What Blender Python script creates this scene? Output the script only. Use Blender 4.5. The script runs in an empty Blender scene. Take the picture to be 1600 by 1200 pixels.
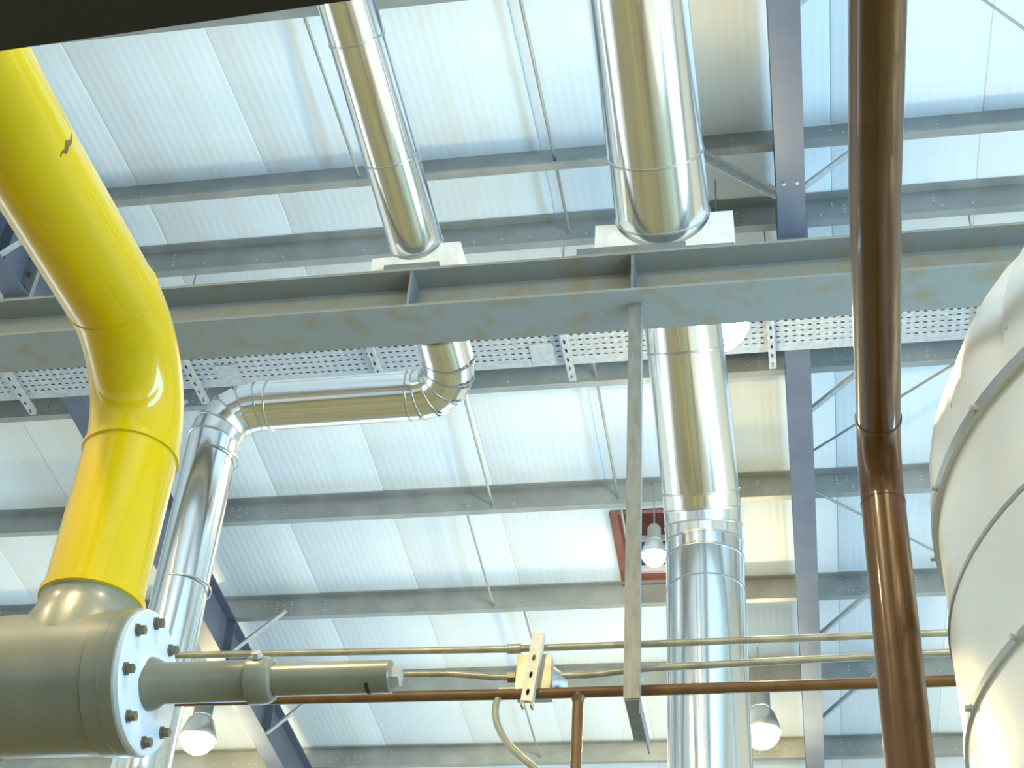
import bpy, math, random
from mathutils import Vector, Matrix
random.seed(7)
SC = bpy.context.scene
COL = SC.collection
EYE = 1.6                      # eye height of the photographer above the floor; heights below are given from eye level

# ------------------------------------------------------------------ camera
cam_d = bpy.data.cameras.new('camera')
cam_d.sensor_width = 36.0
cam_d.lens = 2390.8 / 1600 * 36.0
cam_d.clip_start = 0.05
cam = bpy.data.objects.new('camera', cam_d)
COL.objects.link(cam)
th, roll, yaw = math.radians(38.85), math.radians(4.255), math.radians(-12.35)
fw = Vector((math.sin(yaw) * math.cos(th), math.cos(yaw) * math.cos(th), math.sin(th)))
rt = Vector((math.cos(yaw), -math.sin(yaw), 0))
up = rt.cross(fw)
r2 = rt * math.cos(roll) + up * math.sin(roll)
u2 = r2.cross(fw)
cam.matrix_world = Matrix(((r2.x, u2.x, -fw.x, 0), (r2.y, u2.y, -fw.y, 0), (r2.z, u2.z, -fw.z, EYE), (0, 0, 0, 1)))
SC.camera = cam

# ------------------------------------------------------------------ world, light, exposure
w = bpy.data.worlds.new('overcast_sky')
SC.world = w
w.use_nodes = True
w.node_tree.nodes['Background'].inputs[0].default_value = (0.62, 0.80, 1.0, 1)
w.node_tree.nodes['Background'].inputs[1].default_value = 1.0

def area_light(name, loc, rot, sx, sy, energy, col):
    l = bpy.data.lights.new(name, 'AREA')
    l.shape = 'RECTANGLE'; l.size = sx; l.size_y = sy; l.energy = energy; l.color = col
    o = bpy.data.objects.new(name, l)
    o.location = (loc[0], loc[1], loc[2] + EYE); o.rotation_euler = rot
    COL.objects.link(o)
    return o
# daylight entering through the glazed strip in the right-hand wall and an unseen doorway invented behind the camera for its light
area_light('daylight_window', (6.32, 3.0, 1.4), (0, math.radians(90), 0), 2.4, 16.0, 4200, (0.42, 0.71, 1.0))
area_light('added_door_daylight', (-2.5, -6.12, 1.0), (math.radians(90), 0, 0), 7.0, 5.0, 50, (0.70, 0.86, 1.0))
area_light('daylight_back', (-2.5, 17.12, 1.2), (math.radians(-90), 0, 0), 13.0, 3.4, 700, (0.40, 0.70, 1.0))
area_light('daylight_left', (-10.28, 5.0, 1.2), (0, math.radians(-90), 0), 2.0, 14.0, 520, (0.92, 0.95, 1.0))

SC.view_settings.view_transform = 'Standard'
SC.view_settings.look = 'None'
SC.view_settings.gamma = 1.0
SC.view_settings.use_curve_mapping = False
SC.view_settings.exposure = -1.0
LAMP_STRENGTH = 1150.0
LAMP_COLOUR = (1.0, 0.80, 0.40)

# ------------------------------------------------------------------ materials
def mat(name, col, rough=0.5, metal=0.0, coat=0.0, spec=0.5):
    m = bpy.data.materials.new(name)
    m.use_nodes = True
    b = m.node_tree.nodes['Principled BSDF']
    b.inputs['Base Color'].default_value = (*col, 1)
    b.inputs['Roughness'].default_value = rough
    b.inputs['Metallic'].default_value = metal
    b.inputs['Coat Weight'].default_value = coat
    b.inputs['Coat Roughness'].default_value = 0.06
    b.inputs['Specular IOR Level'].default_value = spec
    return m

def nodes(m):
    nt = m.node_tree
    return nt, nt.nodes['Principled BSDF'], nt.nodes.new, nt.links.new

def mottle(m, c1, c2, scale, lo=0.4, hi=0.65, detail=6.0, bump=0.0, rough=None, stretch=(1, 1, 1)):
    nt, b, N, L = nodes(m)
    tc = N('ShaderNodeTexCoord'); mp = N('ShaderNodeMapping')
    mp.inputs['Scale'].default_value = stretch
    no = N('ShaderNodeTexNoise'); no.inputs['Scale'].default_value = scale; no.inputs['Detail'].default_value = detail
    cr = N('ShaderNodeValToRGB')
    cr.color_ramp.elements[0].position = lo; cr.color_ramp.elements[0].color = (*c1, 1)
    cr.color_ramp.elements[1].position = hi; cr.color_ramp.elements[1].color = (*c2, 1)
    L(tc.outputs['Object'], mp.inputs['Vector']); L(mp.outputs['Vector'], no.inputs['Vector'])
    L(no.outputs['Fac'], cr.inputs['Fac']); L(cr.outputs['Color'], b.inputs['Base Color'])
    if rough:
        mr = N('ShaderNodeMapRange'); mr.inputs['To Min'].default_value = rough[0]; mr.inputs['To Max'].default_value = rough[1]
        L(no.outputs['Fac'], mr.inputs['Value']); L(mr.outputs['Result'], b.inputs['Roughness'])
    if bump:
        bp = N('ShaderNodeBump'); bp.inputs['Strength'].default_value = bump; bp.inputs['Distance'].default_value = 0.004
        L(no.outputs['Fac'], bp.inputs['Height']); L(bp.outputs['Normal'], b.inputs['Normal'])
    return m

M = {}
# white liner sheet of the roof panels: faint stains and fine ribs along the slope
m = M['liner'] = mat('white_liner_sheet', (0.86, 0.87, 0.86), 0.45)
nt, b, N, L = nodes(m)
tc = N('ShaderNodeTexCoord'); mp = N('ShaderNodeMapping'); mp.inputs['Scale'].default_value = (3.0, 0.12, 1)
no = N('ShaderNodeTexNoise'); no.inputs['Scale'].default_value = 1.6; no.inputs['Detail'].default_value = 3
cr = N('ShaderNodeValToRGB')
cr.color_ramp.elements[0].position = 0.30; cr.color_ramp.elements[0].color = (0.77, 0.82, 0.83, 1)
cr.color_ramp.elements[1].position = 0.52; cr.color_ramp.elements[1].color = (0.78, 0.865, 0.92, 1)
geo = N('ShaderNodeNewGeometry')
L(geo.outputs['Position'], mp.inputs['Vector']); L(mp.outputs['Vector'], no.inputs['Vector'])
L(no.outputs['Fac'], cr.inputs['Fac']); L(cr.outputs['Color'], b.inputs['Base Color'])
wv = N('ShaderNodeTexWave'); wv.bands_direction = 'X'; wv.inputs['Scale'].default_value = 5.2
L(geo.outputs['Position'], wv.inputs['Vector'])
bp = N('ShaderNodeBump'); bp.inputs['Strength'].default_value = 0.22; bp.inputs['Distance'].default_value = 0.004
L(wv.outputs['Fac'], bp.inputs['Height']); L(bp.outputs['Normal'], b.inputs['Normal'])
M['deck'] = mat('grey_panel_joint', (0.70, 0.70, 0.68), 0.8)
M['galv'] = mottle(mat('galvanised_steel', (0.3, 0.33, 0.32), 0.45, 0.35), (0.30, 0.32, 0.31), (0.38, 0.40, 0.39), 3, rough=(0.35, 0.55))
M['galv_light'] = mottle(mat('bright_galvanised', (0.6, 0.64, 0.66), 0.35, 0.4), (0.40, 0.43, 0.45), (0.50, 0.53, 0.55), 25, rough=(0.3, 0.5))
M['rafter'] = mottle(mat('blue_grey_paint', (0.3, 0.34, 0.42), 0.45), (0.098, 0.122, 0.175), (0.118, 0.142, 0.195), 4)
M['bolt'] = mat('zinc_bolt', (0.50, 0.52, 0.50), 0.4, 0.5)
M['bolt_dark'] = mat('dull_bolt', (0.20, 0.18, 0.12), 0.4, 0.6)
m = M['beam'] = mottle(mat('grey_primer_with_rust', (0.2, 0.22, 0.21), 0.5), (0.265, 0.275, 0.245), (0.28, 0.22, 0.12), 7, 0.50, 0.74, 9, rough=(0.42, 0.6))
M['beam_plate'] = mottle(mat('grey_primer', (0.2, 0.22, 0.2), 0.5), (0.17, 0.19, 0.185), (0.22, 0.235, 0.225), 10)
def clad(name, col, rough, dent):
    m = mat(name, col, rough, 1.0)
    nt, b, N, L = nodes(m)
    geo = N('ShaderNodeTexCoord')
    no = N('ShaderNodeTexNoise'); no.inputs['Scale'].default_value = 3.0; no.inputs['Detail'].default_value = 2
    L(geo.outputs['Object'], no.inputs['Vector'])
    bp = N('ShaderNodeBump'); bp.inputs['Strength'].default_value = dent; bp.inputs['Distance'].default_value = 0.01
    L(no.outputs['Fac'], bp.inputs['Height']); L(bp.outputs['Normal'], b.inputs['Normal'])
    mr = N('ShaderNodeMapRange'); mr.inputs['To Min'].default_value = rough * 0.7; mr.inputs['To Max'].default_value = rough * 1.4
    L(no.outputs['Fac'], mr.inputs['Value']); L(mr.outputs['Result'], b.inputs['Roughness'])
    return m
M['clad'] = clad('bright_aluminium_cladding', (0.95, 0.95, 0.94), 0.14, 0.10)
M['clad_dull'] = clad('dull_aluminium_cladding', (0.93, 0.92, 0.89), 0.36, 0.25)
M['clad_dull'].node_tree.nodes['Principled BSDF'].inputs['Metallic'].default_value = 0.72
M['seam'] = mat('cladding_seam', (0.55, 0.56, 0.55), 0.3, 0.9)
M['yellow'] = mottle(mat('gloss_yellow_paint', (0.72, 0.52, 0.0), 0.3, 0, 0.75, 0.2), (0.70, 0.495, 0.001), (0.64, 0.445, 0.001), 5, 0.45, 0.75, bump=0.02)
M['brown'] = mottle(mat('gloss_brown_paint', (0.13, 0.055, 0.012), 0.3, 0, 0.5, 0.25), (0.10, 0.043, 0.004), (0.082, 0.034, 0.004), 8)
M['brown_dull'] = mottle(mat('brown_paint', (0.2, 0.09, 0.03), 0.4), (0.17, 0.08, 0.02), (0.12, 0.055, 0.015), 14)
M['valve'] = mottle(mat('grey_stone_enamel', (0.3, 0.29, 0.22), 0.32, 0, 0.3), (0.235, 0.222, 0.16), (0.185, 0.175, 0.125), 6, bump=0.05)
M['valve_plate'] = mat('daylit_grey_enamel', (0.68, 0.76, 0.86), 0.35, 0, 0.3)  # same grey paint as the body, with the blue daylight put into its colour
M['white_block'] = mottle(mat('white_insulation_block', (0.86, 0.83, 0.76), 0.8), (0.88, 0.85, 0.78), (0.78, 0.75, 0.68), 18)
M['strut'] = mottle(mat('cream_galvanised_strut', (0.7, 0.69, 0.6), 0.45, 0.15), (0.72, 0.70, 0.60), (0.60, 0.58, 0.48), 30)
M['hanger'] = mottle(mat('weathered_angle_iron', (0.36, 0.35, 0.29), 0.4, 0.3), (0.27, 0.275, 0.25), (0.21, 0.21, 0.19), 12, stretch=(3, 3, .8))
M['dark'] = mat('near_black_paint', (0.012, 0.012, 0.008), 0.6)
M['black'] = mat('black_mark', (0.02, 0.02, 0.015), 0.6)
M['scuff'] = mottle(mat('brown_scuff', (0.10, 0.06, 0.03), 0.7), (0.09, 0.055, 0.03), (0.22, 0.15, 0.03), 40)
M['conduit'] = mottle(mat('galvanised_conduit', (0.55, 0.53, 0.42), 0.35, 0.5), (0.46, 0.43, 0.32), (0.32, 0.29, 0.21), 10, rough=(0.28, 0.5))
M['hose'] = mat('grey_flexible_hose', (0.36, 0.34, 0.26), 0.45, 0.2)
M['red_kerb'] = mottle(mat('red_oxide_paint', (0.26, 0.09, 0.06), 0.6), (0.28, 0.10, 0.07), (0.20, 0.07, 0.05), 6)
M['white_frame'] = mat('white_frame_paint', (0.85, 0.87, 0.88), 0.4)
M['blue_glass'] = mat('blue_tinted_pane', (0.05, 0.12, 0.25), 0.1, 0, 0.5)
M['floor'] = mottle(mat('ochre_concrete', (0.3, 0.26, 0.14), 0.5), (0.215, 0.20, 0.11), (0.155, 0.145, 0.08), 0.8)
M['wall'] = mat('pale_wall_cladding', (0.70, 0.71, 0.68), 0.6)
M['lamp_metal'] = mat('spun_aluminium', (0.8, 0.8, 0.78), 0.3, 0.9)
m = M['glow'] = mat('lit_lamp_lens', (1, 1, 1), 0.3)
bsdf = m.node_tree.nodes['Principled BSDF']
bsdf.inputs['Emission Color'].default_value = (*LAMP_COLOUR, 1)
bsdf.inputs['Emission Strength'].default_value = LAMP_STRENGTH

# ------------------------------------------------------------------ mesh helpers
ORG = {}
def V(*a): return Vector(a)

class MB:
    def __init__(s): s.v = []; s.f = []
    def quad(s, *p):
        n = len(s.v); s.v += [Vector(q) for q in p]; s.f.append(tuple(range(n, n + len(p)))); return s
    def box(s, a, b):
        (x0, y0, z0), (x1, y1, z1) = a, b
        n = len(s.v)
        s.v += [V(x0, y0, z0), V(x1, y0, z0), V(x1, y1, z0), V(x0, y1, z0), V(x0, y0, z1), V(x1, y0, z1), V(x1, y1, z1), V(x0, y1, z1)]
        s.f += [tuple(n + i for i in q) for q in ((0, 3, 2, 1), (4, 5, 6, 7), (0, 1, 5, 4), (1, 2, 6, 5), (2, 3, 7, 6), (3, 0, 4, 7))]
        return s
    def bar(s, p, q, wid, hei, upv=(0, 0, 1)):
        p, q = Vector(p), Vector(q); d = (q - p).normalized(); u = Vector(upv)
        sd = d.cross(u).normalized(); u = sd.cross(d)
        n = len(s.v)
        for c in (p, q):
            for a, b in ((-1, -1), (1, -1), (1, 1), (-1, 1)): s.v.append(c + sd * a * wid / 2 + u * b * hei / 2)
        s.f += [tuple(n + i for i in q) for q in ((0, 1, 2, 3), (7, 6, 5, 4), (0, 4, 5, 1), (1, 5, 6, 2), (2, 6, 7, 3), (3, 7, 4, 0))]
        return s
    def extrude(s, prof, p, q, e1, e2):
        """closed profile [(a,b)] swept straight from p to q"""
        p, q, e1, e2 = map(Vector, (p, q, e1, e2)); n = len(s.v); k = len(prof)
        for c in (p, q):
            for a, b in prof: s.v.append(c + e1 * a + e2 * b)
        for i in range(k): j = (i + 1) % k; s.f.append((n + i, n + j, n + k + j, n + k + i))
        s.f.append(tuple(n + i for i in reversed(range(k)))); s.f.append(tuple(n + k + i for i in range(k)))
        return s
    def tube(s, path, r, n=24, cap=True):
        path = [Vector(p) for p in path]; m = len(path)
        rr = r if isinstance(r, (list, tuple)) else [r] * m
        T = []
        for i in range(m):
            a = (path[i] - path[i - 1]).normalized() if i else None
            b = (path[i + 1] - path[i]).normalized() if i < m - 1 else None
            T.append((a, b))
        d0 = T[0][1]; e = Vector((0, 0, 1)) if abs(d0.z) < 0.9 else Vector((0, 1, 0))
        u = (e - d0 * e.dot(d0)).normalized()
        base = len(s.v); prev = d0
        for i in range(m):
            a, b = T[i]
            if a is not None:
                q = prev.rotation_difference(a); u = q @ u; prev = a
                u = (u - a * u.dot(a)).normalized()
            dcur = a if a is not None else b
            w_ = dcur.cross(u)
            nrm = (a + b).normalized() if (a is not None and b is not None) else dcur
            for k in range(n):
                t = 2 * math.pi * k / n
                o = (u * math.cos(t) + w_ * math.sin(t)) * rr[i]
                if nrm is not dcur: o = o - dcur * (o.dot(nrm) / dcur.dot(nrm))    # mitre
                s.v.append(path[i] + o)
        for i in range(m - 1):
            for k in range(n):
                a = base + i * n + k; b_ = base + i * n + (k + 1) % n
                s.f.append((a, b_, b_ + n, a + n))
        if cap:
            s.f.append(tuple(base + k for k in reversed(range(n)))); s.f.append(tuple(base + (m - 1) * n + k for k in range(n)))
        return s
    def lathe(s, prof, c, axis, n=32, a0=0.0, a1=2 * math.pi):
        """prof [(radius, along)]"""
        c = Vector(c); d = Vector(axis).normalized(); e = Vector((0, 0, 1)) if abs(d.z) < 0.9 else Vector((1, 0, 0))
        u = (e - d * e.dot(d)).normalized(); w_ = d.cross(u); base = len(s.v); m = len(prof)
        full = abs(a1 - a0 - 2 * math.pi) < 1e-6
        cnt = n if full else n + 1
        for r, h in prof:
            for k in range(cnt):
                t = a0 + (a1 - a0) * k / n
                s.v.append(c + d * h + (u * math.cos(t) + w_ * math.sin(t)) * r)
        for i in range(m - 1):
            for k in range(n if full else n):
                a = base + i * cnt + k; b_ = base + i * cnt + (k + 1) % cnt
                s.f.append((a, b_, b_ + cnt, a + cnt))
        return s
    def build(s, name, material, parent=None, smooth=30, origin=None):
        vs = [Vector((v.x, v.y, v.z + EYE)) for v in s.v]
        if parent is not None: og = ORG[parent.name]
        elif origin is not None: og = Vector(origin) + V(0, 0, EYE)
        else:
            lo = [min(v[i] for v in vs) for i in range(3)]; hi = [max(v[i] for v in vs) for i in range(3)]
            og = V((lo[0] + hi[0]) / 2, (lo[1] + hi[1]) / 2, lo[2])
        me = bpy.data.meshes.new(name)
        me.from_pydata([tuple(v - og) for v in vs], [], s.f)
        me.validate(); me.update()
        import bmesh
        bm = bmesh.new(); bm.from_mesh(me); bmesh.ops.recalc_face_normals(bm, faces=bm.faces); bm.to_mesh(me); bm.free()
        if smooth:
            me.polygons.foreach_set('use_smooth', [True] * len(me.polygons))
            me.set_sharp_from_angle(angle=math.radians(smooth))
        me.materials.append(M[material])
        o = bpy.data.objects.new(name, me); COL.objects.link(o)
        if parent is not None: o.parent = parent
        else: o.location = og
        ORG[o.name] = og
        return o

def tag(o, label, cat, group=None):
    o['label'] = label; o['category'] = cat
    if group: o['group'] = group
    return o
def thing(name, loc, label, cat, group=None):
    o = bpy.data.objects.new(name, None); o.empty_display_size = 0.1; COL.objects.link(o)
    o.location = (loc[0], loc[1], loc[2] + EYE); ORG[o.name] = Vector(o.location)
    return tag(o, label, cat, group)
def struct(o): o['kind'] = 'structure'; return o
def stuff(o): o['kind'] = 'stuff'; return o

SHARED = {}
def bolt_mesh(r, h, material):
    key = ('bolt', r, h, material)
    if key not in SHARED:
        me = bpy.data.meshes.new('bolt'); vs = []; fs = []
        for z, k in ((0, 1.35), (h * 0.25, 1.35), (h * 0.25, 1), (h, 1), ):
            for i in range(6): a = i * math.pi / 3; vs.append((r * k * math.cos(a), r * k * math.sin(a), z))
        for j in range(3):
            for i in range(6): fs.append((j * 6 + i, j * 6 + (i + 1) % 6, j * 6 + 6 + (i + 1) % 6, j * 6 + 6 + i))
        fs.append(tuple(range(18, 24)))
        me.from_pydata(vs, [], fs); me.materials.append(M[material]); me.update()
        SHARED[key] = me
    return SHARED[key]
def put(name, me, parent, loc, axis=(0, 0, 1)):
    o = bpy.data.objects.new(name, me); COL.objects.link(o); o.parent = parent
    q = Vector((0, 0, 1)).rotation_difference(Vector(axis).normalized())
    o.location = V(loc[0], loc[1], loc[2] + EYE) - ORG[parent.name]
    o.rotation_mode = 'QUATERNION'; o.rotation_quaternion = q
    return o

def fillet(p0, c, p1, rad, seg):
    p0, c, p1 = Vector(p0), Vector(c), Vector(p1)
    a = (p0 - c).normalized(); b = (p1 - c).normalized(); ang = a.angle(b); t = rad / math.tan(ang / 2)
    s, e = c + a * t, c + b * t
    ctr = c + (a + b).normalized() * (rad / math.sin(ang / 2))
    va, vb = s - ctr, e - ctr; tot = va.angle(vb); ax = va.cross(vb).normalized()
    return [ctr + Matrix.Rotation(tot * i / seg, 3, ax) @ va for i in range(seg + 1)]
def ring(parent, name, p, d, r, wid, hei, material, n=48):
    d = Vector(d).normalized(); p = Vector(p)
    return MB().lathe([(r - 0.002, -wid / 2), (r + hei, -wid / 3), (r + hei, wid / 3), (r - 0.002, wid / 2)], p, d, n).build(name, material, parent, 60)

# ------------------------------------------------------------------ the building shell
TAN = math.tan(math.radians(3.9)); YR = 7.24; HR = 7.7
def zr(y): return HR - TAN * abs(y - YR)
X0, X1, Y0, Y1, ZF = -10.2, 6.25, -6.0, 17.0, -EYE

struct(MB().box((X0 - .3, Y0 - .3, ZF - .2), (X1 + .3, Y1 + .3, ZF)).build('floor', 'floor'))
c_ = MB()
for (ya, yb) in ((Y0 - .2, YR), (YR, Y1 + .2)):
    rows_ = [(ya, yb, X0 - .2, X1 + .2)] if yb < 10 else [(ya, 10.84, X0 - .2, X1 + .2), (11.95, yb, X0 - .2, X1 + .2), (10.84, 11.95, X0 - .2, -1.44), (10.84, 11.95, -.455, X1 + .2)]
    for (a, b_, xa, xb) in rows_:
        c_.extrude([(a, zr(a) + .07), (b_, zr(b_) + .07), (b_, zr(b_) + .13), (a, zr(a) + .13)], (xa, 0, 0), (xb, 0, 0), (0, 1, 0), (0, 0, 1))
ceiling = struct(c_.build('ceiling', 'deck'))
# each insulated roof panel is its own piece with an open joint on either side
PW = 0.955; x = -2.38 - 8 * PW
HX0, HX1, HY0, HY1 = -1.425, -0.47, 10.86, 11.93        # roof hatch opening
while x < X1:
    for (ya, yb) in ((Y0, YR), (YR, Y1)):
        spans = [(ya, yb)]
        if yb > 10 and abs(x - HX0) < .1: spans = [(ya, HY0), (HY1, yb)]
        for (a, b_) in spans:
            za, zb = zr(a), zr(b_)
            prof = [(0.0, .006), (.005, .001), (.009, 0), (PW - .009, 0), (PW - .005, .001), (PW - .0012, .006), (PW - .0012, .065), (0, .065)]
            me_ = MB(); n = len(prof)
            for yy, zz in ((a, za), (b_, zb)):
                for px, pz in prof: me_.v.append(V(max(X0, x) + px if x >= X0 else x + px, yy, zz + pz))
            for i in range(n): j = (i + 1) % n; me_.f.append((i, j, n + j, n + i))
            me_.f.append(tuple(range(n))); me_.f.append(tuple(range(2 * n - 1, n - 1, -1)))
            me_.build('roof_panel', 'liner', ceiling, 20)
    x += PW
# walls
struct(MB().box((X0 - .15, Y0, ZF), (X0, Y1, .2)).box((X0 - .15, Y0, 2.2), (X0, Y1, 8)).box((X0 - .15, Y0, .2), (X0, -2, 2.2)).box((X0 - .15, 12, .2), (X0, Y1, 2.2)).build('wall_left', 'wall'))
wf = MB().box((X0 - .1, -2, .2), (X0 - .02, 12, .25)).box((X0 - .1, -2, 2.15), (X0 - .02, 12, 2.2))
for i in range(8): wf.box((X0 - .1, -2.03 + 2 * i, .2), (X0 - .02, -1.97 + 2 * i, 2.2))
struct(wf.build('window_3', 'white_frame'))
struct(MB().box((X0, Y1, ZF), (X1, Y1 + .15, -.5)).box((X0, Y1, 2.9), (X1, Y1 + .15, 7.4)).box((X0, Y1, -.5), (-9, Y1 + .15, 2.9)).box((4, Y1, -.5), (X1, Y1 + .15, 2.9)).build('wall_back', 'wall'))
wf = MB().box((-9, Y1 + .02, -.5), (4, Y1 + .1, -.44)).box((-9, Y1 + .02, 2.84), (4, Y1 + .1, 2.9))
for i in range(8): wf.box((-9.03 + 13 / 7 * i, Y1 + .02, -.5), (-8.97 + 13 / 7 * i, Y1 + .1, 2.9))
struct(wf.build('window_2', 'white_frame'))
wr = MB().box((X1, Y0, ZF), (X1 + .15, Y1, .2)).box((X1, Y0, 2.55), (X1 + .15, Y1, 8)).box((X1, Y0, .2), (X1 + .15, -5.0, 2.55)).box((X1, 11.0, .2), (X1 + .15, Y1, 2.55))
struct(wr.build('wall_right', 'wall'))
wf = MB()
for i in range(9): yy = -5.0 + 2 * i; wf.box((X1 + .02, yy - .03, .2), (X1 + .1, yy + .03, 2.55))
wf.box((X1 + .02, -5.0, .2), (X1 + .1, 11.0, .25)).box((X1 + .02, -5.0, 2.5), (X1 + .1, 11.0, 2.55))
struct(wf.build('window_1', 'white_frame'))
wb = MB().box((X0, Y0 - .2, ZF), (-6, Y0, 7.4)).box((1, Y0 - .2, ZF), (X1, Y0, 7.4)).box((-6, Y0 - .2, 3.5), (1, Y0, 7.4))
struct(wb.build('wall_front', 'wall'))

# ------------------------------------------------------------------ purlins
PD, PF, PT = 0.20, 0.065, 0.006
def purlin(y_edge, near, label):
    z = zr(y_edge); s = -1 if near else 1
    yw = y_edge if near else y_edge - PF            # web line
    a = (yw, z - PD)
    t = PT
    prof = [(yw + s * PF, z - PD), (yw + s * PF, z - PD + t), (yw + s * t, z - PD + t), (yw + s * t, z), (yw - s * PF, z), (yw - s * PF, z - t), (yw, z - t), (yw, z - PD)]
    # lip on the lower flange
    prof = [(yw + s * PF, z - PD), (yw + s * PF, z - PD + .018), (yw + s * (PF - t), z - PD + .018), (yw + s * (PF - t), z - PD + t)] + prof[2:]
    o = tag(MB().extrude(prof, (X0, 0, 0), (X1, 0, 0), (0, 1, 0), (0, 0, 1)).build('purlin', 'galv', None, 20), label, 'purlin', 'roof purlins')
    # bolt heads: a sparse row along the web and clusters where the purlin is sleeved over each rafter
    b_ = MB(); yf = yw - (0.0 if near else 0.0) - .0
    pts = [(xx, z - PD + .045) for xx in [X0 + .2 + .2 * i for i in range(int((X1 - X0) / .2))] if random.random() < .55]
    for xr in (-5.19, .2):
        for dx in (-.62, -.55, -.36, -.28, .28, .36, .48, .55, .62, .95):
            for dz in (.05, .085, .12, .15): 
                if random.random() < .62: pts.append((xr + dx, z - PD + dz))
    for px, pz in pts:
        b_.lathe([(.010, 0), (.009, -.008), (.0, -.008)], (px, yf, pz), (0, 1, 0), 6)
    stuff(b_.build('bolt_row', 'bolt', o, 0))
    return o
purlin(5.38, True, 'galvanised purlin nearest the top edge, above the near roof panels')
purlin(6.87, True, 'galvanised purlin on the near side of the ridge, with a dark shaded web')
purlin(7.595, False, 'deep-looking bolted purlin just beyond the ridge, above the pipe support beam')
purlin(9.04, False, 'galvanised purlin directly below the perforated cable tray')
purlin(10.535, False, 'galvanised purlin along the upper edge of the red-framed roof hatch')
purlin(11.98, False, 'galvanised purlin along the lower edge of the red-framed roof hatch')
purlin(13.33, False, 'galvanised purlin mostly hidden behind the two grey conduits')
purlin(14.78, False, 'lowest purlin, running below the thin brown pipe')

# ------------------------------------------------------------------ rafters
RD, RW = 0.47, 0.175
YK = [6.84, 9.0, 10.5, 11.95, 13.3, 5.35]
def rafter(xc, label, flies):
    o = thing('rafter', (xc, YR, zr(YR) - .2 - RD), label, 'roof beam', 'portal frame rafters')
    for (ya, yb) in ((Y0, YR), (YR, Y1)):
        def seg(name, dx0, dx1, d0, d1):
            MB().extrude([(ya, zr(ya) - .2 - d0), (yb, zr(yb) - .2 - d0), (yb, zr(yb) - .2 - d1), (ya, zr(ya) - .2 - d1)], (xc + dx0, 0, 0), (xc + dx1, 0, 0), (0, 1, 0), (0, 0, 1)).build(name, 'rafter', o, 20)
        seg('bottom_flange', -RW / 2, RW / 2, RD - .013, RD)
        seg('top_flange', -RW / 2, RW / 2, 0, .013)
        seg('web', -.005, .005, .013, RD - .013)
    # bolted apex plates
    zt, zb = zr(YR) - .2, zr(YR) - .2 - RD - .10
    for s in (-1, 1):
        MB().box((xc - RW / 2 - .012, YR + s * .012 - .011, zb), (xc + RW / 2 + .012, YR + s * .012 + .011, zt)).build('apex_plate', 'galv', o, 0)
    for s in (-1, 1):
        for dz in (.05, .16, .30, .45): put('bolt', bolt_mesh(.016, .02, 'bolt_dark'), o, (xc + s * .055, YR - .024, zb + dz), (0, -1, 0))
    for yk in YK:
        if yk < 5.5: continue
        for s in (-1, 1):
            MB().box((xc + (0.005 if s > 0 else -RW / 2), yk - .006, zr(yk) - .2 - RD + .013), (xc + (RW / 2 if s > 0 else -.005), yk + .006, zr(yk) - .213)).build('web_stiffener', 'rafter', o, 0)
    for yk, s in flies:
        p = V(xc + s * .07, yk - .02, zr(yk) - .2 - RD + .03); q = V(xc + s * .60, yk - .03, zr(yk) - .2 + .03)
        MB().extrude([(0, 0), (.05, 0), (.05, .005), (.005, .005), (.005, .05), (0, .05)], p, q, (0, -1, 0), (q - p).cross(V(0, 1, 0)).normalized()).build('fly_brace', 'galv_light', o, 0)
    for yy in (5.0, 6.7):
        for s in (-1, 1): put('bolt', bolt_mesh(.012, .012, 'bolt'), o, (xc + s * .04, yy, zr(yy) - .2 - RD), (0, 0, -1))
    return o
rafter(.195, 'upright-looking blue-grey steel rafter between the large flue and the thick brown pipe', [(5.36, 1), (6.85, 1), (6.85, -1), (9.0, 1), (11.93, 1), (13.3, 1)])
rafter(-5.19, 'diagonal blue-grey rafter at lower left, behind the grey valve spindle', [(6.85, 1), (9.0, 1), (11.93, 1), (13.3, 1)])

# ------------------------------------------------------------------ sag rods and wind bracing
def rod(name, p, q, r, label, cat, group, nut=None):
    o = thing(name, p, label, cat, group)
    MB().tube([p, q], r, 8).build('shaft', 'galv', o, 60)
    d = (Vector(q) - Vector(p)).normalized()
    for e in (p, q): MB().tube([Vector(e) - d * .012, Vector(e) + d * .012], r * 2.0, 6).build('end_nut', 'galv', o, 0)
    if nut is not None:
        c = Vector(p).lerp(Vector(q), nut); MB().tube([c - d * .03, c + d * .03], r * 1.9, 6).build('coupling', 'galv', o, 0)
    return o
def sag(xa, ya, yb, da, db, label, nut=None):
    rod('sag_rod', (xa, ya, zr(ya) - da), (xa, yb, zr(yb) - db), .011, label, 'rod', 'sag rods between the purlins', nut)
sag(-2.65, 5.38, 6.87, .09, .17, 'thin sag rod just left of the small silver pipe, above the ridge')
sag(-1.32, 5.38, 6.87, .13, .13, 'thin sag rod between the two silver pipes, above the ridge')
sag(-1.32, 6.87, 7.53, .13, .13, 'short sag rod crossing the ridge gap left of the large flue')
sag(-1.315, 8.45, 10.47, .16, .14, 'sag rod with a coupling, hanging below the tray beside the angle hanger', .18)
sag(-2.38, 8.97, 10.47, .13, .16, 'sag rod running down from the elbow of the small silver pipe')
sag(-1.31, 10.47, 11.92, .13, .13, 'sag rod passing in front of the red roof hatch')
sag(-2.63, 10.47, 11.92, .13, .16, 'sag rod midway between the silver riser and the roof hatch')
sag(-2.37, 11.92, 13.27, .13, .13, 'short sag rod ending behind the top of the slotted bracket')
sag(-2.63, 13.27, 14.72, .13, .13, 'lowest sag rod, below the slotted bracket')
def brace(p, q, label): rod('bracing_rod', p, q, .010, label, 'rod', 'wind bracing rods')
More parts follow.
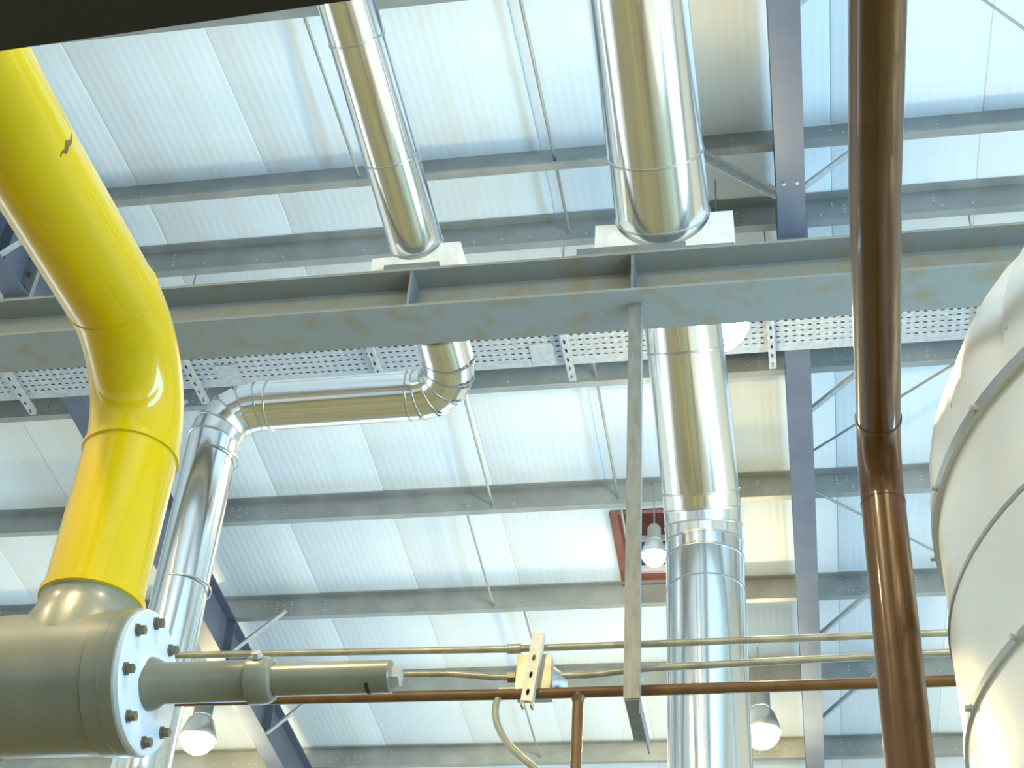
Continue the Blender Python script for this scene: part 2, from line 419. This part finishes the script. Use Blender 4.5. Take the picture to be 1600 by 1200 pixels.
brace((.26, 9.90, zr(9.9) - .25), (3.2, 7.36, zr(7.36) - .25), 'thin bracing rod rising to the right behind the brown pipe')
brace((.24, 10.33, zr(10.33) - .25), (3.0, 12.8, zr(12.8) - .25), 'thin bracing rod falling to the right behind the brown pipe')
brace((.9, 5.29, zr(5.29) - .25), (2.6, 7.02, zr(7.02) - .25), 'thin bracing rod in the upper right corner above the tank')

# ------------------------------------------------------------------ roof hatch
h = thing('roof_hatch', ((HX0 + HX1) / 2, HY1, zr(HY1)), 'red-brown framed roof hatch with a small white window, behind the angle hanger', 'roof hatch')
zt = zr(HY0) + .42
def hz(y): return zr(y) - .012
for (nm, xa, xb) in (('side_kerb', HX0 - .015, HX0 + .055), ('side_kerb', HX1 - .055, HX1 + .015)):
    MB().extrude([(HY0, hz(HY0)), (HY1, hz(HY1)), (HY1, zt), (HY0, zt)], (xa, 0, 0), (xb, 0, 0), (0, 1, 0), (0, 0, 1)).build(nm, 'red_kerb', h, 0)
MB().box((HX0, HY0 - .03, hz(HY0)), (HX1, HY0 + .02, zt)).build('end_kerb', 'red_kerb', h, 0)
MB().box((HX0, HY1 - .03, hz(HY1)), (HX1, HY1 + .03, zr(HY1) + .10)).build('end_kerb', 'red_kerb', h, 0)
fr = MB()
za, zb, yf = zr(HY1) + .10, zt, HY1 - .02
fr.box((HX0 + .05, yf - .04, za), (HX1 - .05, yf + .02, za + .07)).box((HX0 + .05, yf - .04, zb - .05), (HX1 - .05, yf + .02, zb))
fr.box((HX0 + .05, yf - .04, za), (HX0 + .12, yf + .02, zb)).box((HX1 - .12, yf - .04, za), (HX1 - .05, yf + .02, zb)).box((-.98, yf - .04, za), (-.93, yf + .02, zb))
wf_ = fr.build('window_frame', 'white_frame', h, 0)
MB().box((HX0 + .1, yf - .01, za + .05), (HX1 - .1, yf, zb - .03)).build('pane', 'blue_glass', wf_, 0)
MB().box((HX0 - .05, HY0 - .05, zt), (HX1 + .05, HY1 + .05, zt + .04)).build('lid', 'red_kerb', h, 0)

# ------------------------------------------------------------------ perforated cable tray
TZ, TY0, TY1 = 6.90, 7.78, 8.19
tray = thing('cable_tray', (0, (TY0 + TY1) / 2, TZ), 'pale perforated steel cable tray running behind the support beam', 'cable tray')
tb = MB(); rows = [TY0 + .035 + .055 * i for i in range(6)]; ys = [TY0]
for r_ in rows: ys += [r_, r_ + .012]
ys.append(TY1)
xs = [X0]; xx = X0 + .05
while xx < X1 - .08: xs += [xx, xx + .024]; xx += .054
xs.append(X1)
idx = {}
def vid(i, j):
    if (i, j) not in idx: idx[(i, j)] = len(tb.v); tb.v.append(V(xs[i], ys[j], TZ))
    return idx[(i, j)]
for i in range(len(xs) - 1):
    for j in range(len(ys) - 1):
        if i % 2 == 1 and j % 2 == 1: continue
        tb.f.append((vid(i, j), vid(i + 1, j), vid(i + 1, j + 1), vid(i, j + 1)))
tb.build('perforated_base', 'galv_light', tray, 0)
for (ya, yb) in ((TY0 - .003, TY0), (TY1, TY1 + .003)):
    MB().box((X0, ya, TZ), (X1, yb, TZ + .06)).build('side_rail', 'galv_light', tray, 0)
MB().box((X0, TY0, TZ + .055), (X1, TY1, TZ + .058)).build('cover', 'galv', tray, 0)  # unseen lid, added to shut out light so the slots look dark
for xa in (-3.86, -1.56):
    MB().box((xa - .085, TY0 + .17, TZ - .006), (xa + .085, TY1 - .02, TZ)).build('splice_plate', 'galv_light', tray, 0)
def slotted(p, q, wid, upv, nslot, sl, sw, dep):
    """strut channel: slotted back with two side legs; back faces -upv"""
    p, q = Vector(p), Vector(q); d = (q - p).normalized(); Ln = (q - p).length; u = Vector(upv).normalized(); sd = d.cross(u).normalized()
    m_ = MB(); pit = Ln / nslot
    def P(a, b, c): return p + d * a + sd * b + u * c
    def strip(a0, a1, b0, b1):
        m_.quad(P(a0, b0, 0), P(a1, b0, 0), P(a1, b1, 0), P(a0, b1, 0))
    for i in range(nslot):
        a0, a1 = i * pit, (i + 1) * pit; c = (a0 + a1) / 2
        # back plate around an oval slot, 12-gon hole bridged to the cell edge
        hole = []
        for k in range(12):
            t = 2 * math.pi * k / 12
            hole.append((c + sl / 2 * math.cos(t), sw / 2 * math.sin(t)))
        outer = []
        for k in range(12):
            oa, ob = ((1, 0), (1, 1), (.5, 1), (0, 1), (-.5, 1), (-1, 1), (-1, 0), (-1, -1), (-.5, -1), (0, -1), (.5, -1), (1, -1))[k]
            outer.append((c + pit / 2 * oa, wid / 2 * ob))
        for k in range(12):
            j = (k + 1) % 12
            m_.quad(P(*hole[k], 0), P(*hole[j], 0), P(*outer[j], 0), P(*outer[k], 0))
            m_.quad(P(*hole[k], 0), P(*hole[j], 0), P(*hole[j], .004), P(*hole[k], .004))
    for s in (-1, 1):
        b0, b1 = s * wid / 2, s * (wid / 2 - .004)
        m_.quad(P(0, b0, 0), P(Ln, b0, 0), P(Ln, b0, dep), P(0, b0, dep))
        m_.quad(P(0, b1, .002), P(Ln, b1, .002), P(Ln, b1, dep), P(0, b1, dep))
        m_.quad(P(0, b0, dep), P(Ln, b0, dep), P(Ln, b1, dep), P(0, b1, dep))
    return m_
for xa in (-5.50, -4.13, -2.755, -1.385, .02, 1.39):
    slotted((xa, TY0 - .12, TZ - .042), (xa, TY1 + .14, TZ - .042), .05, (0, 0, 1), 7, .045, .018, .04).build('bracket', 'galv_light', tray, 20)
    for yy in (TY0 - .08, TY1 + .10):
        MB().tube([(xa, yy, TZ - .06), (xa, yy, zr(yy))], .006, 6).build('drop_rod', 'galv', tray, 60)

# ------------------------------------------------------------------ pipe support beam
BY0, BY1, BZ0, BZ1 = 4.763, 5.018, 4.40, 4.628
BYM = (BY0 + BY1) / 2
beam = thing('support_beam', (-2, BYM, BZ0), 'grey rust-flecked steel I-beam spanning the picture under the two silver pipes', 'steel beam')
MB().box((X0, BY0, BZ0), (X1, BY1, BZ0 + .014)).build('bottom_flange', 'beam', beam, 0)
MB().box((X0, BY0, BZ1 - .014), (X1, BY1, BZ1)).build('top_flange', 'beam', beam, 0)
MB().box((X0, BYM - .005, BZ0 + .014), (X1, BYM + .005, BZ1 - .014)).build('web', 'beam', beam, 0)
for xa in (-1.535, -.555):
    MB().box((xa - .006, BY0 + .004, BZ0 + .014), (xa + .006, BYM - .005, BZ1 - .014)).build('stiffener', 'beam_plate', beam, 0)
MB().box((-.80, BY0 + .0, BZ1), (-.325, BY1, BZ1 + .038)).build('packing_plate', 'beam_plate', beam, 0)
MB().box((-1.665, BY0 + .0, BZ1), (-1.415, BY1, BZ1 + .03)).build('packing_plate', 'beam_plate', beam, 0)

# ------------------------------------------------------------------ white saddles
def saddle(xc, zc, r, x0, x1, zb, zl, zrr, label, d):
    """cradle block with a round seat for the pipe"""
    t = thing('pipe_saddle', (xc, BYM, zb), label, 'pipe saddle', 'white saddles on the support beam')
    n = 20; prof = [(x0, zb), (x1, zb), (x1, zrr)]
    aR = math.asin(max(-1, min(1, (zrr - zc) / r))); aL = math.pi - math.asin(max(-1, min(1, (zl - zc) / r)))
    for k in range(n + 1):
        a = aR + (aL - 2 * math.pi - aR) * k / n
        prof.append((xc + r * math.cos(a), max(zb + .012, zc + r * math.sin(a))))
    prof.append((x0, zl))
    MB().extrude(prof, (0, BY0 + .03, 0), (0, BY1 - .02, 0), (1, 0, 0), (0, 0, 1)).build('cradle_block', 'white_block', t, 25)
    return t
saddle(-.428, 4.886, .213, -.725, -.118, BZ1 + .038, 4.83, 4.86, 'white insulation saddle under the large flue on the support beam', None)
saddle(-1.548, 4.835, .127, -1.735, -1.335, BZ1 + .03, 4.735, 4.80, 'white insulation saddle under the small silver pipe on the support beam', None)

# ------------------------------------------------------------------ large silver flue
fl = thing('flue_pipe', (-.345, 5.95, ZF), 'large bright aluminium-clad flue rising at centre right and passing over the beam', 'flue pipe')
RL, RU = .1765, .210
el = fillet((-.345, 5.95, 2), (-.345, 5.95, 3.97), (-.375, 5.16, 4.76), .42, 4)
MB().tube([(-.345, 5.95, ZF), el[0]], RL, 72).build('vertical_section', 'clad', fl, 8)
for i in range(len(el) - 1): MB().tube([el[i], el[i + 1]], RL + .001 * (i % 2), 72, False).build('elbow_segment', 'clad', fl, 8)
MB().tube([el[-1], (-.385, 5.16, 4.76)], RL, 72).build('lower_sloping_section', 'clad', fl, 8)
upQ = V(-.428, 4.87, 4.886); ud = (V(-.449, 3.93, 5.266) - upQ).normalized()
up0 = upQ - ud * .16; up1 = upQ + ud * 3.0
el2 = fillet(up0, up1, up1 + V(0, 0, 2), .5, 4)
MB().tube([up0] + el2 + [(el2[-1].x, el2[-1].y, zr(el2[-1].y) + .02)], RU, 72).build('upper_sloping_section', 'clad', fl, 8)
for i, p in enumerate(el): 
    a = el[min(i + 1, len(el) - 1)] - el[max(i - 1, 0)]
    ring(fl, 'joint_ring', p, a, RL, .012, .004, 'seam', 72)
for zz in (3.86, 3.62, 2.6): 
    if zz < el[0].z - .02: ring(fl, 'joint_ring', (-.345, 5.95, zz), (0, 0, 1), RL, .010, .003, 'seam', 72)
ld = (V(-.385, 5.16, 4.76) - el[-1]).normalized()
ring(fl, 'joint_ring', el[-1].lerp(V(-.385, 5.16, 4.76), .70), ld, RL, .012, .004, 'seam', 72)
ring(fl, 'joint_ring', upQ + ud * .34, ud, RU, .012, .004, 'seam', 72)
ring(fl, 'joint_ring', upQ + ud * .04, ud, RU, .012, .004, 'seam', 72)
ring(fl, 'joint_ring', upQ + ud * 1.3, ud, RU, .012, .004, 'seam', 72)
# lengthwise lap seam of the vertical jacket
MB().bar((-.345 - .03, 5.95 - .174, 1.2), (-.345 - .03, 5.95 - .174, el[0].z), .004, .004, (0, 1, 0)).build('lap_seam', 'seam', fl, 0)

# ------------------------------------------------------------------ small silver pipe
sp = thing('insulated_pipe', (-2.675, 5.6, ZF), 'small bright aluminium-clad pipe with two elbows, left of centre', 'insulated pipe')
RS = .1225
sP = V(-1.548, 4.88, 4.835); sd_ = (V(-1.67, 3.785, 5.277) - sP).normalized()
c1 = sP - sd_ * ((5.60 - 4.88) / -sd_.y) if False else V(-1.490, 5.585, 4.575)
c2 = V(-2.690, 5.60, 4.575)
e1 = fillet(sP, c1, c2, .17, 4)
e2 = fillet(c1, c2, (-2.675, 5.6, 2), .20, 4)
top = sP + sd_ * 3.2
e3 = fillet(sP, top, top + V(0, 0, 2), .4, 4)
MB().tube([(-2.672, 5.6, ZF), e2[-1]], RS, 60).build('vertical_section', 'clad', sp, 8)
MB().tube([e2[0], e1[-1]], RS, 60).build('horizontal_section', 'clad', sp, 8)
MB().tube([e1[0], sP] + e3 + [(e3[-1].x, e3[-1].y, zr(e3[-1].y) + .02)], RS, 60).build('upper_sloping_section', 'clad', sp, 8)
for e in (e1, e2):
    for i in range(len(e) - 1): MB().tube([e[i], e[i + 1]], RS + .001 * (i % 2), 60, False).build('elbow_segment', 'clad', sp, 8)
    for i, p in enumerate(e):
        a = e[min(i + 1, len(e) - 1)] - e[max(i - 1, 0)]
        ring(sp, 'joint_ring', p, a, RS, .012, .0045, 'seam', 60)
hd = (c2 - c1).normalized()
ring(sp, 'joint_ring', e1[-1] + hd * .05, hd, RS, .012, .004, 'seam', 60)
ring(sp, 'joint_ring', e2[0] - hd * .06, hd, RS, .012, .004, 'seam', 60)
ring(sp, 'joint_ring', sP - sd_ * .42, sd_, RS, .012, .004, 'seam', 60)
for t_ in (.04, .47, 1.02): ring(sp, 'joint_ring', sP + sd_ * t_, sd_, RS, .012, .004, 'seam', 60)
for zz in (4.26, 3.54, 2.4): ring(sp, 'joint_ring', (-2.672, 5.6, zz), (0, 0, 1), RS, .010, .003, 'seam', 60)

# ------------------------------------------------------------------ yellow gas pipe
yp = thing('gas_pipe', (-1.147, 2.07, 1.3), 'thick glossy yellow gas pipe bending down into the grey valve', 'gas pipe')
RY = .084
ye = fillet((-1.147, 2.07, 1.3), (-1.147, 2.07, 1.8), (-1.175, 1.0, 1.8), .205, 16)
MB().tube([(-1.147, 2.07, 1.275), ye[0]], RY, 48).build('vertical_section', 'yellow', yp, 40)
MB().tube(ye, RY, 48, False).build('elbow', 'yellow', yp, 60)
MB().tube([ye[-1], (-1.165, 1.5, 1.8), (-1.15, -4, 1.8)], RY, 48).build('overhead_section', 'yellow', yp, 40)
ring(yp, 'weld_bead', ye[0], (0, 0, 1), RY, .016, .0035, 'yellow')
ring(yp, 'weld_bead', ye[-1], (0, 1, 0), RY, .012, .002, 'yellow')
ring(yp, 'weld_bead', (-1.147, 2.07, 1.289), (0, 0, 1), RY, .02, .005, 'yellow')
# dark scuff on the overhead run
sc = MB(); pts = []
for i in range(9):
    t = i / 8; y_ = 1.501 + (.002, -.002, .003, 0, -.003, .001, .003, .001, 0)[i]; a = -.44 + .62 * t; hw = (.0015, .002, .005, .006, .0065, .005, .003, .002, .001)[i]
    for s in (-1, 1):
        yy = y_ + s * hw; pts.append(V(-1.165 + (RY + .0006) * math.cos(a), yy, 1.8 + (RY + .0006) * math.sin(a)))
for i in range(8): sc.quad(pts[2 * i], pts[2 * i + 1], pts[2 * i + 3], pts[2 * i + 2])
sc.build('scuff_mark', 'scuff', yp, 60)

# ------------------------------------------------------------------ grey valve
VX, VY, VZ = -1.147, 2.07, 1.135
vl = thing('gas_valve', (VX, VY, VZ - .13), 'grey cast gas valve with a bolted round cover at lower left', 'valve')
MB().lathe([(0, -.152), (.095, -.152), (.112, -.135), (.115, -.10), (.115, .070), (.1175, .072), (.1175, .100)], (VX, VY, VZ), (1, 0, 0), 64).build('body', 'valve', vl, 25)
MB().lathe([(.1175, .100), (.1185, .102), (.1185, .124), (.115, .126)], (VX, VY, VZ), (1, 0, 0), 64).build('flange_ring', 'valve', vl, 25)
MB().lathe([(.104, .05), (.098, .09), (.091, .108), (.0865, .12), (.0845, .132), (.0845, .15)], (VX, VY, VZ), (0, 0, 1), 48).build('neck', 'valve', vl, 60)
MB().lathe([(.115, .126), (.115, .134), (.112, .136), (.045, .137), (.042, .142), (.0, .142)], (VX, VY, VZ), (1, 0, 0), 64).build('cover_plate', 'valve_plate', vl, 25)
for k in range(8):
    a = 2 * math.pi * (k + .35) / 8
    put('bolt', bolt_mesh(.0085, .014, 'bolt_dark'), vl, (VX + .136, VY + .096 * math.cos(a), VZ + .096 * math.sin(a)), (1, 0, 0))
SX = VX + .137
spn = MB().lathe([(.0, 0), (.044, 0), (.041, .012), (.033, .026), (.033, .166)], (SX, VY, VZ - .003), (1, 0, 0), 40).build('spindle_housing', 'valve', vl, 30)
MB().lathe([(.033, .166), (.0385, .170), (.0385, .190), (.037, .2), (.034, .206), (.027, .21)], (SX, VY, VZ - .003), (1, 0, 0), 40).build('collar', 'valve', vl, 25)
MB().lathe([(.0262, .205), (.0262, .398), (.024, .40), (.0, .40)], (SX, VY, VZ - .003), (1, 0, 0), 40).build('spring_tube', 'valve', vl, 30)
MB().lathe([(.018, .40), (.018, .414), (.010, .416), (0, .416)], (SX, VY, VZ - .003), (1, 0, 0), 6).build('end_nut', 'bolt', vl, 0)
MB().lathe([(.0266, .362), (.0268, .363), (.0268, .367), (.0266, .368)], (SX, VY, VZ - .003), (1, 0, 0), 40, 2.4, 4.0).build('black_mark', 'black', vl, 60)
put('bolt', bolt_mesh(.008, .008, 'bolt'), vl, (SX + .185, VY - .030, VZ + .022), (0, -.8, .6))
# inlet flange at the far left end and the inlet pipe behind it
MB().lathe([(.0, -.185), (.135, -.185), (.135, -.155), (.11, -.150), (.0, -.150)], (VX, VY, VZ), (1, 0, 0), 64).build('inlet_flange', 'valve', vl, 25)
for k in range(8):
    a = 2 * math.pi * (k + .1) / 8
    put('bolt', bolt_mesh(.0085, .014, 'bolt_dark'), vl, (VX - .155, VY + .122 * math.cos(a), VZ + .122 * math.sin(a)), (1, 0, 0))
ve = fillet((VX - .18, VY, VZ), (VX - .7, VY, VZ), (VX - .7, VY, ZF), .2, 10)
MB().tube([(VX - .18, VY, VZ)] + ve + [(VX - .7, VY, ZF)], RY, 40).build('inlet_pipe', 'yellow', vl, 40)

# ------------------------------------------------------------------ thick brown pipe
bp_ = thing('brown_pipe', (.268, 3.4, ZF), 'thick glossy dark brown pipe running top to bottom beside the tank', 'pipe')
RB = .057
be = fillet((.262, 3.4, 0), (.27, 3.4, 2.48), (.255, 1, 2.48), .16, 14)
MB().tube([(.250, 3.4, ZF), (.262, 3.4, 1.6), be[0]], RB, 40).build('vertical_section', 'brown', bp_, 40)
MB().tube(be, RB, 40, False).build('elbow', 'brown', bp_, 60)
MB().tube([be[-1], (.25, 2.4, 2.48), (.235, -4, 2.48)], RB, 40).build('overhead_section', 'brown', bp_, 40)
ring(bp_, 'weld_bead', be[-1], (0, 1, 0), RB, .014, .003, 'brown', 40)
ring(bp_, 'weld_bead', be[0], (0, 0, 1), RB, .012, .0015, 'brown', 40)

# ------------------------------------------------------------------ angle hanger
ah = thing('angle_hanger', (-.55, 4.87, 2.53), 'galvanised angle-iron hanger dropping from the beam in front of the conduits', 'hanger')
MB().extrude([(-.578, 4.845), (-.522, 4.845), (-.522, 4.90), (-.527, 4.90), (-.527, 4.851), (-.578, 4.851)], (0, 0, 2.535), (0, 0, BZ0), (1, 0, 0), (0, 1, 0)).build('upright', 'hanger', ah, 0)
MB().extrude([(-.575, 2.53), (-.522, 2.53), (-.522, 2.478), (-.517, 2.478), (-.517, 2.536), (-.575, 2.536)], (0, 4.85, 0), (0, 5.17, 0), (1, 0, 0), (0, 0, 1)).build('foot', 'hanger', ah, 0)

# ------------------------------------------------------------------ conduits and thin pipes
CY = 5.0
t = thing('conduit', (X0, CY, 2.83), 'upper thin grey conduit, straight across behind the slotted bracket', 'conduit', 'thin service runs')
MB().tube([(X0, CY, 2.88), (-2.344, CY, 2.855), (-1.019, CY, 2.834), (.568, CY, 2.841), (X1, CY, 2.85)], .0135, 14).build('run', 'conduit', t, 60)
MB().tube([(-1.035, CY, 2.834), (-.985, CY, 2.834)], .019, 12).build('coupling', 'conduit', t, 40)
t = thing('conduit', (-1.45, CY, 2.73), 'lower grey conduit with a wavy bend, from the slotted bracket towards the tank', 'conduit', 'thin service runs')
MB().tube([(X0, CY, 2.765), (-1.6, CY, 2.742), (-1.405, CY, 2.741), (-1.257, CY, 2.738), (-1.16, CY, 2.728), (-1.085, CY, 2.718), (-.988, CY, 2.715), (-.90, CY, 2.715), (-.76, CY, 2.715), (-.678, CY, 2.718), (-.60, CY, 2.728), (-.50, CY, 2.736), (.558, CY, 2.762), (X1, CY, 2.80)], .0135, 14).build('run', 'conduit', t, 60)
t = thing('branched_pipe', (-.76, CY, 2.64), 'thin dull brown pipe with a downward tee branch below the conduits', 'pipe')
MB().tube([(X0, CY, 2.69), (-2.303, CY, 2.656), (-.936, CY, 2.645), (.545, CY, 2.650), (X1, CY, 2.66)], .0205, 18).build('run', 'brown_dull', t, 60)
MB().tube([(-.762, CY, 2.645), (-.762, CY, ZF)], .020, 18).build('branch', 'brown_dull', t, 60)
MB().lathe([(.0265, -.018), (.0222, -.034), (.0203, -.040)], (-.762, CY, 2.645), (0, 0, 1), 20).build('tee_fillet', 'brown_dull', t, 60)
# slotted bracket clipped across the runs
st = thing('slotted_bracket', (-.925, 4.95, 2.60), 'short cream slotted strut bracket holding the conduits', 'bracket')
slotted((-.943, 4.945, 2.590), (-.912, 4.945, 2.868), .043, (0, 1, 0), 4, .027, .013, .04).build('channel', 'strut', st, 20)
MB().box((-.965, 4.946, 2.574), (-.957, 4.985, 2.594)).build('lug', 'bolt_dark', st, 0)
MB().box((-.930, 4.946, 2.572), (-.922, 4.985, 2.592)).build('lug', 'bolt_dark', st, 0)
# junction box behind the bracket
jb = thing('junction_box', (-.92, 5.02, 2.63), 'small dull tan junction box with a round end cap behind the slotted bracket', 'junction box')
MB().box((-.995, 4.985, 2.640), (-.865, 5.06, 2.800)).build('casing', 'conduit', jb, 0)
MB().lathe([(.0, 0), (.055, 0), (.058, .008), (.052, .014), (.024, .05), (.020, .052), (.0, .052)], (-.862, 5.02, 2.70), (1, 0, 0), 24).build('end_cap', 'galv_light', jb, 30)
MB().lathe([(.0, 0), (.022, 0), (.022, .03), (.0, .03)], (-.997, 5.0, 2.715), (-1, 0, 0), 6).build('gland', 'bolt_dark', jb, 0)
MB().box((-1.06, 4.99, 2.648), (-.99, 5.03, 2.668)).build('side_lug', 'conduit', jb, 0)
# flexible hose
hp = [(-1.045, CY + .03, 2.655), (-1.060, CY, 2.625), (-1.066, CY, 2.582), (-1.058, CY, 2.535), (-1.043, CY, 2.50), (-1.02, CY, 2.462), (-.992, CY, 2.428), (-.955, CY, 2.392), (-.91, CY, 2.353), (-.80, CY + .03, 2.25), (-.72, CY + .08, 2.0), (-.70, CY + .1, ZF)]
hs = []
for i in range(len(hp) - 1):
    p0, p1, p2, p3 = (Vector(hp[max(0, min(len(hp) - 1, i + k))]) for k in (-1, 0, 1, 2))
    for j in range(5):
        u_ = j / 5
        hs.append(0.5 * ((2 * p1) + (p2 - p0) * u_ + (2 * p0 - 5 * p1 + 4 * p2 - p3) * u_ ** 2 + (3 * p1 - p0 - 3 * p2 + p3) * u_ ** 3))
hs.append(Vector(hp[-1]))
tag(MB().tube(hs, .0135, 14).build('flexible_hose', 'hose', None, 60), 'grey flexible hose curving down from the junction box', 'hose')

# ------------------------------------------------------------------ clad tank on the right
TC = V(1.459, 3.016, 0); TR = 1.1; TZR = 2.017; TH = .86
tk = thing('clad_tank', (TC.x, TC.y, ZF), 'large dull aluminium-clad tank with a domed top at the right edge', 'tank')
lev = [ZF, -.9, -.1, .40, .67, .94, 1.208, 1.477, 1.748, TZR]
for i in range(len(lev) - 1):
    r0 = TR + (.004 if i % 2 else 0)
    MB().lathe([(r0, lev[i]), (r0 + .002, lev[i + 1])], TC, (0, 0, 1), 128).build('shell_course', 'clad_dull', tk, 20)
def band(z, wid, hei): return MB().lathe([(TR, z - wid / 2), (TR + hei, z - wid / 2), (TR + hei, z + wid / 2), (TR, z + wid / 2)], TC, (0, 0, 1), 128).build('retaining_band', 'seam', tk, 25)
ring(tk, 'lap_joint', (TC.x, TC.y, 1.748), (0, 0, 1), TR + .006, .014, .004, 'seam', 128)
for zz in (.67, 1.208): ring(tk, 'lap_joint', (TC.x, TC.y, zz), (0, 0, 1), TR + .006, .014, .004, 'seam', 128)
bands = [band(TZR, .030, .015), band(1.477, .018, .010)]
for b_, z in ((bands[0], TZR), (bands[1], 1.477)):
    for k in range(24):
        a = 2 * math.pi * k / 24 + .1
        put('screw', bolt_mesh(.007, .012, 'bolt'), b_, (TC.x + (TR + (.014 if z == TZR else .009)) * math.cos(a), TC.y + (TR + (.014 if z == TZR else .009)) * math.sin(a), z), (math.cos(a), math.sin(a), 0))
NG = 26
for k in range(NG):
    a0, a1 = 2 * math.pi * k / NG, 2 * math.pi * (k + 1) / NG
    g = MB(); nu, na = 14, 6
    for i in range(nu + 1):
        u_ = i / nu * .985; rr = TR * math.sqrt(1 - u_ * u_)
        for j in range(na + 1):
            a = a0 + (a1 - a0) * j / na; e_ = (.020 * (1 - j / na) + .012 * math.sin(math.pi * j / na)) * min(1, .35 + 4 * u_)
            g.v.append(V(TC.x + (rr + e_) * math.cos(a), TC.y + (rr + e_) * math.sin(a), TZR + TH * u_ + e_ * u_))
    for i in range(nu):
        for j in range(na): n = i * (na + 1) + j; g.f.append((n, n + 1, n + na + 2, n + na + 1))
    go = g.build('dome_gore', 'clad_dull', tk, 40)
    for u_ in (.12, .38, .62):
        rr = TR * math.sqrt(1 - u_ * u_) + .010
        put('rivet', bolt_mesh(.006, .008, 'bolt'), go, (TC.x + rr * math.cos(a0 + .012), TC.y + rr * math.sin(a0 + .012), TZR + TH * u_), (math.cos(a0), math.sin(a0), u_))
MB().lathe([(.20, TZR + TH * .975), (.19, TZR + TH * 1.0), (0, TZR + TH * 1.02)], TC, (0, 0, 1), 40).build('crown_cap', 'clad_dull', tk, 30)

# ------------------------------------------------------------------ hanging high-bay lamps
def lamp(x_, y_, z_, r, label, deep=0.0):  # deep: skirt shaped to keep the added lamps' light off beam and purlins
    t = thing('high_bay_lamp', (x_, y_, z_ - r), label, 'lamp', 'high-bay lamps')
    k = r / .14
    MB().lathe([(r * .98, 0), (r * .92, -.05 * k), (r * .66, -.10 * k), (r * .3, -.13 * k), (0, -.138 * k)], (x_, y_, z_), (0, 0, 1), 32).build('lens', 'glow', t, 60)
    MB().lathe(([(r * 1.30, -deep), (r * 1.32, -deep), (r * 1.10, .0), (r * .98, .06 * k)] if deep else [(r * 1.06, -.01), (r * 1.08, .0), (r * .98, .06 * k)]) + [(r * .75, .15 * k), (r * .5, .19 * k)], (x_, y_, z_), (0, 0, 1), 32).build('reflector', 'lamp_metal', t, 40)
    MB().lathe([(r * .5, .19 * k), (r * .55, .20 * k), (r * .55, .36 * k), (r * .35, .40 * k), (0, .40 * k)], (x_, y_, z_), (0, 0, 1), 24).build('ballast_housing', 'galv', t, 30)
    MB().tube([(x_, y_, z_ + .39 * k), (x_, y_, zr(y_))], .006, 8).build('suspension_rod', 'galv', t, 60)
lamp(-.29, 7.3, 6.39, .17, 'bright lamp glowing beside the large flue just under the support beam')
lamp(-.281, 13.0, 6.43, .17, 'bright lamp low down, just right of the large flue')
lamp(-5.71, 13.0, 6.50, .17, 'bright lamp low at left, between the valve cover and the silver riser')
lamp(-1.012, 10.45, 6.74, .10, 'small bright lamp in front of the red roof hatch')

lamp(1.6, -.6, 5.6, .19, 'added fill lamp hanging unseen overhead at the near right, above the tank', .13)  # invented lamp out of view, fills in warm light from above
lamp(-2.4, -.2, 5.6, .21, 'added fill lamp hanging unseen overhead at the near left, above the yellow pipe', .13)  # added out of view to light the valve top
lamp(-5.71, .3, 6.3, .17, 'added fill lamp hanging unseen overhead on the far left side', .13)  # another unseen lamp, added only for its light

# ------------------------------------------------------------------ dark overhead girder
dg = thing('dark_girder', (-2, 1.0, 1.5), 'near-black overhead steel girder crossing the top left corner', 'girder')
dd = V(-.465 + .932, 1.077 - 1.097, 0).normalized(); dn = V(-dd.y, dd.x, 0)
pe = V(-.932, 1.097, 1.5); pa, pb = pe - dd * 7.0, pe + dd * 5.5
def gird(name, n0, n1, z0, z1):
    MB().extrude([(n0, z0), (n1, z0), (n1, z1), (n0, z1)], V(pa.x, pa.y, 0), V(pb.x, pb.y, 0), dn, (0, 0, 1)).build(name, 'dark', dg, 0)
gird('bottom_flange', -.30, 0, 1.5, 1.515); gird('top_flange', -.30, 0, 1.66, 1.675); gird('web', -.155, -.145, 1.515, 1.66)
